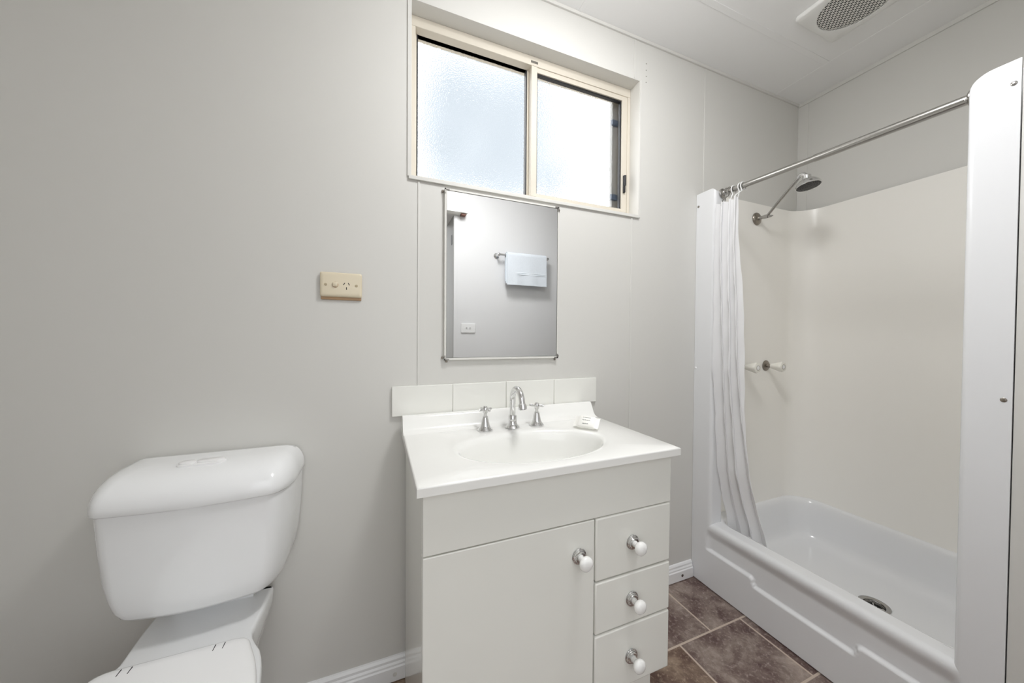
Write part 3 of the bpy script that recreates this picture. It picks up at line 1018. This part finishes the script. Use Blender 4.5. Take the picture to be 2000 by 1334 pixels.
# waste
b = MB().lathe([(0.045, 0.0985), (0.0455, 0.1015), (0.042, 0.1035), (0.034, 0.1025), (0.031, 0.100), (0.0300, 0.086)], (DRN[0], DRN[1], 0), (0, 0, 1), 40, False, False)
b.lathe([(0.0300, 0.086), (0.001, 0.086)], (DRN[0], DRN[1], 0), (0, 0, 1), 40, False, True)
wst = b.build('waste', STEEL, sh)
b = MB().lathe([(0.0285, 0.0865), (0.0285, 0.0905), (0.025, 0.0912), (0.025, 0.0865)], (DRN[0], DRN[1], 0), (0, 0, 1), 32, False, False)
for k in range(2):
    a = math.radians(30 + 90 * k)
    d = Vector((math.cos(a), math.sin(a), 0)) * 0.027
    o = Vector((DRN[0], DRN[1], 0.0895))
    b.tube([o - d, o + d], 0.0028, 8)
b.lathe([(0.008, 0.0865), (0.008, 0.092), (0.002, 0.0925)], (DRN[0], DRN[1], 0), (0, 0, 1), 16)
MB().lathe([(0.0245, 0.0862), (0.0245, 0.0868)], (DRN[0], DRN[1], 0), (0, 0, 1), 24).build('drain_opening', DARK, wst)
b.build('grate', CHROME, wst)
for y, z, m_ in ((-0.011, 1.742, NICKEL), (-0.008, 0.990, WHITEPL), (-0.850, 1.734, STEEL), (-0.848, 0.988, NICKEL)):
    MB().lathe([(0.0052, 0), (0.0052, 0.001), (0.0035, 0.0022), (0.001, 0.0024)], (SX, y, z), (-1, 0, 0), 14).build('screw', m_, sh)

# ------------------------------------------------------------------ shower head and arm
shd = thing('shower_rose', (1.757, -0.036, 1.725), 'chrome shower head on jointed arm fixed to cream shower wall', 'shower head')
SHX = 1.757
MB().lathe([(0.031, 0), (0.031, 0.002), (0.029, 0.006), (0.022, 0.010), (0.014, 0.0125), (0.010, 0.013)], (SHX, -0.0365, 1.727), (0, -1, 0), 36).build('wall_flange', NICKEL, shd)
b = MB().lathe([(0.0095, 0), (0.0095, 0.012), (0.0075, 0.013), (0.0075, 0.034)], (SHX, -0.046, 1.7265), (0, -1, 0), 6)
b.tube([(SHX, -0.062, 1.7262), (SHX, -0.078, 1.7255), (SHX, -0.090, 1.7235)], [0.0078, 0.0095, 0.0085], 16)
b.build('wall_elbow', STEEL, shd)
b = MB().tube([(SHX + 0.003, -0.088, 1.7235), (SHX + 0.003, -0.100, 1.7215), (SHX + 0.003, -0.110, 1.7215)], [0.006, 0.0055, 0.0025], 10)
b.build('wing_nut', STEEL, shd)
MB().tube([(SHX, -0.082, 1.7225), (SHX, -0.150, 1.7905), (SHX, -0.222, 1.8590)], 0.0062, 18).build('arm', STEEL, shd)
b = MB().tube([(SHX, -0.213, 1.852), (SHX, -0.223, 1.862), (SHX, -0.236, 1.860), (SHX, -0.244, 1.851)], [0.008, 0.0105, 0.0105, 0.009], 18)
b.build('swivel_joint', CHROME, shd)
hd = Vector((0.0, -0.16, -1.0)).normalized()
ho = Vector((SHX, -0.2465, 1.849))
MB().lathe([(0.013, -0.002), (0.0155, 0.000), (0.0155, 0.010), (0.0165, 0.011), (0.0165, 0.0135), (0.015, 0.0145)], ho, hd, 28).build('collar', CHROME, shd)
MB().lathe([(0.014, 0.014), (0.022, 0.0165), (0.032, 0.0235), (0.040, 0.033), (0.0445, 0.043), (0.0455, 0.048), (0.0445, 0.0495), (0.042, 0.0490)], ho, hd, 48).build('head_shell', CHROME, shd)
b = MB().lathe([(0.0425, 0.0470), (0.0425, 0.0492), (0.040, 0.0497), (0.001, 0.0499)], ho, hd, 40)
t_ = Vector((1, 0, 0)); w_ = hd.cross(t_)
for rr, nn in ((0.010, 6), (0.020, 12), (0.029, 18), (0.037, 22)):
    for k in range(nn):
        a = 2 * PI * k / nn
        b.lathe([(0.0013, 0.0), (0.0009, 0.0018)], ho + hd * 0.0496 + (t_ * math.cos(a) + w_ * math.sin(a)) * rr, hd, 6, False, True)
b.build('spray_face', mat('black_spray_plate', (26, 26, 27), 0.35), shd)

# ------------------------------------------------------------------ shower taps
def shower_tap(x, z, label):
    t = thing('shower_tap', (x, -0.036, z), label, 'tap', 'shower taps with white lever handles')
    MB().lathe([(0.027, 0), (0.027, 0.002), (0.024, 0.005), (0.016, 0.007), (0.010, 0.0075)], (x, -0.0365, z), (0, -1, 0), 32).build('wall_flange', NICKEL, t)
    MB().lathe([(0.0085, 0), (0.0085, 0.018), (0.0075, 0.022)], (x, -0.043, z), (0, -1, 0), 20).build('spindle', NICKEL, t)
    prof_ = [(0.0095, 0), (0.0125, 0.001), (0.0150, 0.010), (0.0200, 0.028), (0.0248, 0.043), (0.0256, 0.050), (0.0238, 0.0545), (0.0175, 0.0562)]
    b = MB()
    rings_ = []
    for r_, h_ in prof_:
        ring = []
        for k in range(40):
            a = 2 * PI * k / 40
            f_ = 1.0 - 0.10 * (0.5 + 0.5 * math.cos(5 * a)) * min(1, max(0, (h_ - 0.004) / 0.02))
            ring.append((x + r_ * f_ * math.cos(a), -0.0625 - h_, z + r_ * f_ * math.sin(a)))
        rings_.append(ring)
    b.loft(rings_, True, True, True)
    b.build('handle', ACRYL, t, angle=45)
    MB().lathe([(0.0120, 0), (0.0120, 0.0009), (0.0102, 0.0009), (0.0102, 0.0)], (x, -0.1185, z), (0, -1, 0), 28, False, False).build('indicator_ring', NICKEL, t)
    MB().lathe([(0.0100, -0.001), (0.0100, 0.0008), (0.007, 0.0014)], (x, -0.1185, z), (0, -1, 0), 24).build('button', WHITEPL, t)
shower_tap(1.848, 0.9915, 'shower tap with white handle standing clear of the curtain')
shower_tap(1.658, 0.9915, 'shower tap half hidden behind the white curtain edge')

# ------------------------------------------------------------------ curtain rod and curtain
RX, RZ0, RZ1 = 1.430, 1.777, 1.757
rod = thing('curtain_rod', (RX, -0.44, 1.765), 'brushed steel curtain rod spanning the shower opening', 'curtain rod')
MB().tube([(RX, -0.098, RZ0), (RX, -0.780, RZ1)], 0.0108, 24).build('rod', STEEL, rod)
MB().tube([(RX, -0.44, (RZ0 + RZ1) / 2), (RX, -0.779, RZ1)], 0.0125, 24).build('outer_sleeve', STEEL, rod)
for y, dy, z in ((-0.0955, -1, RZ0), (-0.7815, 1, RZ1)):
    MB().lathe([(0.021, 0), (0.021, 0.004), (0.018, 0.007), (0.0125, 0.009), (0.0125, 0.012), (0.011, 0.014)], (RX, y, z), (0, dy, 0), 28).build('end_flange', STEEL, rod)

cur = thing('shower_curtain', (1.45, -0.16, 0.2), 'gathered white shower curtain hanging at the left end of the rod', 'curtain')
CT, CB = 1.716, 0.258
NF = 3.2
def lerp_tab(tab, v):
    for (a, va), (c, vc) in zip(tab, tab[1:]):
        if a <= v <= c:
            t = (v - a) / (c - a)
            return va + (vc - va) * t
    return tab[-1][1] if v > tab[-1][0] else tab[0][1]
# v = 0 at the top, 1 at the hem
XC = [(0, 1.396), (0.2, 1.392), (0.5, 1.398), (0.7, 1.420), (0.8, 1.432), (0.9, 1.468), (0.96, 1.498), (1, 1.510)]
YL = [(0, -0.108), (0.5, -0.108), (0.8, -0.106), (1, -0.104)]
YR = [(0, -0.198), (0.12, -0.198), (0.3, -0.214), (0.6, -0.228), (0.85, -0.250), (1, -0.268)]
AM = [(0, 0.023), (0.1, 0.026), (0.5, 0.025), (0.8, 0.021), (1, 0.017)]
def cloth(u, v):
    z = CT + (CB - CT) * v
    if v < 0.02:
        z += 0.006 * math.cos(2 * PI * NF * u)
    yl, yr = lerp_tab(YL, v), lerp_tab(YR, v)
    ph = 2 * PI * NF * u + 0.5 * math.sin(3.2 * v + 1.0) + 0.35 * math.sin(7 * v + 5 * u)
    am = lerp_tab(AM, v) * (0.75 + 0.25 * math.sin(9 * u + 2 * v))
    x = lerp_tab(XC, v) - am * math.cos(ph)
    x += 0.0025 * math.sin(23 * v + 9 * u) * (1 - abs(2 * v - 1))
    x += 0.0015 * math.sin(61 * v + 31 * u)
    y = yl + (yr - yl) * u + 0.006 * math.sin(2 * ph)
    return (x, min(y, -0.1005), z)
MB().grid(cloth, 170, 130).build('fabric', CURTAIN, cur, angle=180, solid=0.0012, offset=0)
for k in range(5):
    u = (0.07, 0.28, 0.50, 0.72, 0.95)[k]
    p = cloth(min(u, 0.99), 0.004)
    y = p[1]
    zr = RZ0 + (RZ1 - RZ0) * (-y - 0.098) / 0.682
    pts = []
    for q in range(13):
        a = math.radians(-70 + 290 * q / 12)
        pts.append((RX + 0.0155 * math.cos(a), y - 0.002 + 0.004 * q / 12, zr + 0.0155 * math.sin(a)))
    pts += [(RX - 0.008, y, zr - 0.022), (p[0] + 0.010, y, CT + 0.012), (p[0] + 0.003, y, CT - 0.004), (p[0], y, CT - 0.012)]
    MB().tube(pts, 0.0022, 8).build('hook', WHITEPL if k > 1 else STEEL, cur)

# ================================================================== EXHAUST FAN
fx, fy, fh = 1.6785, -0.4330, 0.131
fan = thing('exhaust_fan', (fx, fy, 2.40), 'square white ceiling exhaust fan with round perforated grille', 'fan')
FR = 0.108
b = MB()
def sqring(h, z, n_=12, r_=0.012):
    return [(fx + p[0], fy + p[1], z) for p in rrect(-h, h, -h, h, r_, 0, n_ - 1)]
sq0 = sqring(fh, 2.4115)
def circ(ref, r, z):
    out = []
    for p in ref:
        a = math.atan2(p[1] - fy, p[0] - fx)
        out.append((fx + r * math.cos(a), fy + r * math.sin(a), z))
    return out
def sqfine(h, z):
    pts = []
    N_ = 24
    r_ = 0.010
    for sx_, sy_, ex, ey in ((1, -1, 0, 1), (1, 1, -1, 0), (-1, 1, 0, -1), (-1, -1, 1, 0)):
        for k in range(N_):
            t = k / N_
            pts.append((fx + h * sx_ + ex * 2 * h * t, fy + h * sy_ + ey * 2 * h * t, z))
    # round the corners
    out = []
    for x, y, z_ in pts:
        dx, dy = x - fx, y - fy
        ax, ay = abs(dx), abs(dy)
        if ax > h - r_ and ay > h - r_:
            vx, vy = ax - (h - r_), ay - (h - r_)
            l_ = math.hypot(vx, vy)
            if l_ > r_:
                ax, ay = h - r_ + vx / l_ * r_, h - r_ + vy / l_ * r_
        out.append((fx + math.copysign(ax, dx), fy + math.copysign(ay, dy), z_))
    return out
s1 = sqfine(fh, 2.4115)
b.loft([s1, sqfine(fh, 2.402), sqfine(fh - 0.002, 2.3985), sqfine(fh - 0.006, 2.397), circ(s1, FR + 0.003, 2.3955), circ(s1, FR, 2.396), circ(s1, FR, 2.401)], True)
b.build('cover_plate', FANP, fan, angle=50)
MB().lathe([(FR + 0.006, 2.4105), (FR + 0.006, 2.4113)], (fx, fy, 0), (0, 0, 1), 48).build('dark_interior', DARK, fan)
# perforated sheet of staggered slots
b = MB()
cw, chh = 0.0150, 0.0090
zg = 2.3985
for j in range(-14, 15):
    for i in range(-9, 10):
        cx_ = (i + (0.5 if j % 2 else 0.0)) * chh * 1.0
        # slots run along y, rows staggered along x
        X_ = fx + j * chh
        Y_ = fy + (i + (0.5 if j % 2 else 0.0)) * cw
        if math.hypot(X_ - fx, Y_ - fy) > FR + 0.002:
            continue
        hx, hy = chh / 2, cw / 2
        out = [(hx, hy * 0.0), (hx, hy), (0, hy), (-hx, hy), (-hx, 0), (-hx, -hy), (0, -hy), (hx, -hy)]
        sx_, sy_ = hx * 0.74, hy * 0.82
        inn = [(sx_, 0), (sx_ * 0.95, sy_ * 0.72), (0, sy_), (-sx_ * 0.95, sy_ * 0.72), (-sx_, 0), (-sx_ * 0.95, -sy_ * 0.72), (0, -sy_), (sx_ * 0.95, -sy_ * 0.72)]
        vo = [b.bm.verts.new((X_ + p[0], Y_ + p[1], zg)) for p in out]
        vi = [b.bm.verts.new((X_ + p[0], Y_ + p[1], zg)) for p in inn]
        for k in range(8):
            l_ = (k + 1) % 8
            b.bm.faces.new((vo[k], vi[k], vi[l_], vo[l_]))
b.build('grille', GRILLE, fan, smooth=False, solid=0.0012, offset=-1)

# ================================================================== BEHIND THE CAMERA (seen in the mirror)
tr = thing('towel_rail', (1.10, YF, 1.78), 'chrome towel rail with end posts on the white wall opposite', 'towel rail')
RYB, RZB = -1.387, 1.782
MB().tube([(0.880, RYB, RZB), (1.322, RYB, RZB)], 0.0085, 18).build('bar', CHROME, tr)
for x in (0.887, 1.315):
    b = MB().lathe([(0.022, 0), (0.022, 0.004), (0.017, 0.008), (0.010, 0.014), (0.008, 0.03), (0.0085, 0.063)], (x, YF, RZB), (0, 1, 0), 24)
    b.lathe([(0.012, -0.010), (0.0135, -0.006), (0.0135, 0.006), (0.012, 0.010)], (x, RYB, RZB), (1, 0, 0), 20)
    b.build('post', CHROME, tr)

tw = thing('hand_towel', (1.118, RYB, 1.545), 'folded pale blue hand towel hanging over the chrome rail', 'towel')
def towel_layer(r, front, back, x0, x1, name, parent, wob):
    def f(u, v):
        # v runs from the front hem over the bar to the back hem
        Lf, La, Lb = RZB - front, PI * r, RZB - back
        s = v * (Lf + La + Lb)
        x = x0 + (x1 - x0) * u
        if s < Lf:
            y, z = RYB + r, front + s
        elif s < Lf + La:
            a = (s - Lf) / r
            y, z = RYB + r * math.cos(a), RZB + r * math.sin(a)
        else:
            y, z = RYB - r, RZB - (s - Lf - La)
        y += wob * math.sin(5 * u * PI + 3 * z) * max(0, (RZB - z)) * 4 * (1 if y > RYB else 0.2)
        return (x, y, z)
    o = MB().grid(f, 30, 70).build(name, TOWEL, parent, angle=180, solid=0.007, offset=0)
    md = o.modifiers.new('bev', 'BEVEL'); md.width = 0.003; md.segments = 2; md.limit_method = 'ANGLE'
    return o
towel_layer(0.0135, 1.556, 1.575, 0.944, 1.292, 'inner_fold', tw, 0.003)
tf = towel_layer(0.0225, 1.545, 1.566, 0.952, 1.298, 'outer_fold', tw, 0.004)
b = MB()
for z in (1.628, 1.640):
    b.box(1.02, 1.297, RYB + 0.0245, RYB + 0.0285, z, z + 0.006)
b.build('woven_band', mat('white_woven_band', (232, 238, 244), 0.8), tf, bevel=0.001)

sw = thing('light_switch', (0.657, YF, 1.16), 'white double light switch on the wall seen in the mirror', 'switch')
sxc, szc = 0.657, 1.195
b = MB()
def swp(hw, hz, y):
    return [(sxc + p[0], y, szc + p[1]) for p in rrect(-hw, hw, -hz, hz, 0.005, 0, 5)]
b.loft([swp(0.058, 0.037, YF), swp(0.058, 0.037, YF + 0.006), swp(0.056, 0.035, YF + 0.009), swp(0.050, 0.029, YF + 0.0098)], True, True, True)
b.build('faceplate', WHITEPL, sw)
for dx in (-0.014, 0.014):
    MB().box(sxc + dx - 0.006, sxc + dx + 0.006, YF + 0.009, YF + 0.0135, szc - 0.008, szc + 0.008).build('rocker', mat('grey_white_rocker', (205, 205, 205), 0.3), sw, bevel=0.002)

pe = thing('door_pelmet', (0.1, YF, 2.066), 'white boxed pelmet over the sliding door track seen in the mirror', 'pelmet')
MB().box(-0.42, 0.634, YF, YF + 0.075, 2.066, 2.225).build('cover', mat('pelmet_white', (242, 242, 237), 0.4), pe, bevel=0.002)
MB().box(0.585, 0.622, YF + 0.02, YF + 0.06, 2.050, 2.066).build('track_bracket', BROWN, pe, bevel=0.003)
